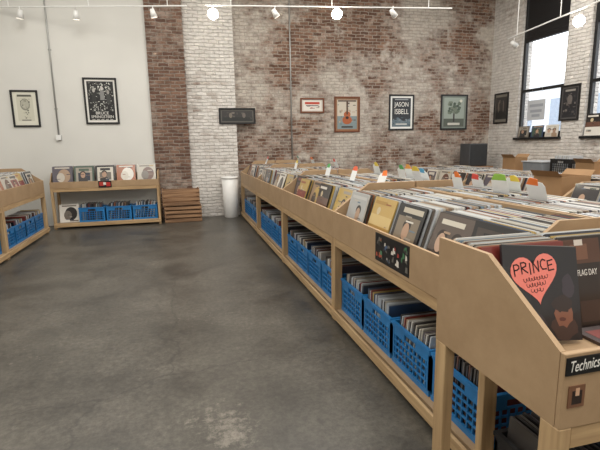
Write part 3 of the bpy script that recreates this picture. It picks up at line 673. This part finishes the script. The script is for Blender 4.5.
# ------------------------------------------------------------------ conduits
def conduit(px,py,Y,ztop,zbot,label,box=True):
    p=atY(px,py,Y); t=thing('conduit_pipe',label,'conduit',(p.x,Y-.02,zbot))
    smooth(MB().tube((0,0,0),(0,0,ztop-zbot),.014,n=10).build('pipe',GREYM,t))
    for z in (.5,1.6):
        if z<ztop-zbot: MB().box(-.03,.03,.0,.018,z-.012,z+.012).build('strap',GREYM,t)
    if box:
        MB().box(-.045,.045,-.035,.018,-.10,.0).build('junction_box',GREYM,t,bevel=.006)
        MB().box(-.045,.045,-.039,-.0355,-.10,.0).build('cover_plate',WHITE,t,bevel=.001)
zb=atY(61,135,10.0).z
conduit(53,80,10.0,ZC,zb,'grey metal conduit with a small box on the white wall')
conduit(290,60,10.2,ZC,1.2,'thin grey conduit running down the brick wall',False)

# ------------------------------------------------------------------ track lights
ZT=4.1; ZTR=3.72
def track(px0,py0,px1,py1,label,z=ZT):
    a=atZ(px0,py0,z); b=atZ(px1,py1,z); c=(a+b)/2; d=(b-a); t=thing('light_track',label,'light track',c,math.atan2(d.y,d.x))
    l=d.length/2
    MB().box(-l,l,-.014,.014,-.008,.012).build('rail',WHITE,t,bevel=.003)
    for s in (-.8,0,.8): MB().tube((l*s,0,.012),(l*s,0,ZC-z),.008,n=8).build('hanger',WHITE,t)
track(-12,7,187,6,'white ceiling light track over the white wall at upper left')
track(205,5.5,452,8.5,'white ceiling light track in front of the brick wall')
track(508,39,640,-16,'white ceiling light track running beside the windows',ZTR)
heads=[(20,14,0,'aimed at the left wall bins, leftmost'),(76,15,0,'above the framed black-and-white poster'),(153,13,0,'above the brick pillar edge'),(213,14,1,'glowing above the white brick pillar'),(275,13,0,'near the left end of the brick wall track'),(337,14,1,'glowing above the small framed card'),(393,13,0,'above the dark lettered poster'),(579,21,1,'glowing in front of the windows'),(514,44,0,'small, by the room corner')]
for px,py,lit,lb in heads:
    p=atZ(px,py,(ZTR if px>500 else ZT)-.13)
    t=thing('spotlight','white track spotlight %s'%lb,'spotlight',(p.x,p.y,p.z),0)
    d=(EYE-p).normalized() if lit else Vector((p.x*.2+.3,8.9-p.y if p.y<8.9 else .2,-1)).normalized()
    smooth(MB().tube((0,0,.125),(0,0,.03),.009,n=8).build('stem',WHITE,t))
    q=d*.075; sc_=1.35 if lit else 1
    smooth(MB().tube(-q,q,.035,.062*sc_,n=18).build('housing',WHITE,t))
    if lit:
        ln=MB(); a_=d.orthogonal().normalized(); b_=d.cross(a_)
        for (r0,h0),(r1,h1) in zip(((.095,.0),(.085,.03),(.055,.052)),((.085,.03),(.055,.052),(0.002,.062))):
            for k in range(18):
                A,B=2*PI*k/18,2*PI*(k+1)/18
                P=lambda r,h,t_: q+d*(h+.001)+(a_*math.cos(t_)+b_*math.sin(t_))*r
                ln.face([P(r0,h0,A),P(r0,h0,B),P(r1,h1,B),P(r1,h1,A)],(255,255,255))
        ln.build('lens',LENS,t)
    else: MB().tube(q+d*.0005,q+d*.006,.056,.056,n=18).build('lens',LENSD,t)

# ------------------------------------------------------------------ things by the window wall
tb=thing('side_table','dark wooden table carrying the grey speaker, by the far right corner','table',(6.9,9.72,0))
MB().box(-.4,.4,-.3,.3,.9,.94).build('tabletop',OLDW,tb,bevel=.004)
for sx in (-.37,.32):
    for sy in (-.27,.22): MB().box(sx,sx+.05,sy,sy+.05,0,.9).build('leg',OLDW,tb)
sp=thing('speaker','dark grey box loudspeaker on the table at the foot of the brick wall','speaker',(6.95,9.72,.9405))
MB().box(-.25,.25,-.19,.2,0,.54).build('cabinet',DGREY,sp,bevel=.01)
MB().box(-.23,.23,-.205,-.1905,.02,.52).build('grille',GRILLE,sp,bevel=.004)
for k,(y,me,lb) in enumerate(((8.95,TPLM[6],'left one of the sleeves on the window sill'),(8.53,TPLM[10],'middle sleeve on the window sill'),(8.12,TPLM[2],'right sleeve on the far window sill'),(7.1,TPLM[0],'dark one at the right photo edge'))):
    big=k==3
    rec(Tm(XR-.02,y,ZW0+.003)@Ry(.12)@Matrix.Diagonal((1,1.15 if big else 1,1.2 if big else .72,1)),True,'small record cover leaning on the sill, %s'%lb,'covers on the window sill',me)
p=atX(536,110,XR+.03)
hs=thing('hanging_sign','pale grey faded sign hung low in the far window','sign',(XR+.03,p.y,p.z))
for s in (-1,1): MB().tube((0,.17*s,.22),(0,.03*s,3.72-p.z),.003,n=6).build('cord',GREYM,hs)
m=MB().box(-.003,.003,-.26,.26,-.22,.22,(196,200,206))
for z,y0,y1 in ((.07,-.2,.2),(-.05,-.17,.17),(-.15,-.12,.12)): m.box(-.0042,-.003,y0,y1,z,z+.06,(158,164,174))     # faded bands, nothing legible
m.build('board',PRINT,hs)
tt=thing('trestle_table','long wooden table along the window wall carrying open cardboard boxes','table',(7.15,7.2,0))
MB().box(-.4,.4,-2.0,2.0,.86,.9).build('tabletop',MDF,tt,bevel=.004)
for sx in (-.37,.32):
    for sy in (-1.95,1.9): MB().box(sx,sx+.05,sy,sy+.05,0,.86).build('leg',WZ,tt)
p=atX(513,172,6.95)
carton(6.98,min(p.y,8.85),.9005,.17,.17,.28,.1,'open cardboard box on the long window table, near the grey speaker')
p=atX(540,172,7.0)
tub=thing('storage_tub','grey lidded storage tub on the long window table','tub',(7.05,p.y,.9005))
MB().prism([(-.24,0),(.24,0),(.27,.2),(-.27,.2)],1,-.26,.26).build('body',plain('grey_tub',(136,142,148),.5),tub,bevel=.01)
MB().box(-.285,.285,-.28,.28,.2005,.225).build('lid',plain('tub_lid',(176,180,184),.5),tub,bevel=.006)
o=bpy.data.objects.new('milk_crate',CRB); COL.objects.link(o); o.location=(7.0,p.y-.66,.9005); o.rotation_euler=(0,0,0); tag(o,'black crate of pale records on the long window table, beside the grey tub','crate')
Mq=Tm(7.0,p.y-.66,.9005+.018)@Rz(PI/2)
for k in range(17): STUFF.merge(PLN[len(PAL)+k],Mq@Tm(-.15+k*.02,0,0)@Ry(-.1)@Matrix.Diagonal((1,.88,.93,1)))
carton(7.0,p.y-1.25,.9005,.22,.2,.24,-.05,'open cardboard box on the long window table, beside the black crate')
carton(4.70,4.74,ZI*ZS2+.001,.23,.22,.40,.04,'open cardboard box standing in the second island bin, at the right photo edge')

st_o=STUFF.build('vinyl_records',SLEEVE); st_o['kind']='stuff'; tag(st_o,'packed record sleeves filling the remaining bins and crates','records')

# ------------------------------------------------------------------ light
wd=bpy.data.worlds.new('world'); scene.world=wd; wd.use_nodes=True
bg=wd.node_tree.nodes['Background']; bg.inputs['Color'].default_value=(.92,.96,1,1); bg.inputs['Strength'].default_value=3.4
def area(x,y,z,sx,sy,e,c=(1,.962,.90),rot=(0,0,0)):
    l=bpy.data.lights.new('ceiling_lamp','AREA'); l.shape='RECTANGLE'; l.size=sx; l.size_y=sy; l.energy=e; l.color=c
    o=bpy.data.objects.new('ceiling_lamp',l); COL.objects.link(o); o.location=(x,y,z); o.rotation_euler=rot; return o
for x in (-1.6,2.0,5.6):
    for y in (-1,3,7): area(x,y,5.3,2.2,2.2,101)
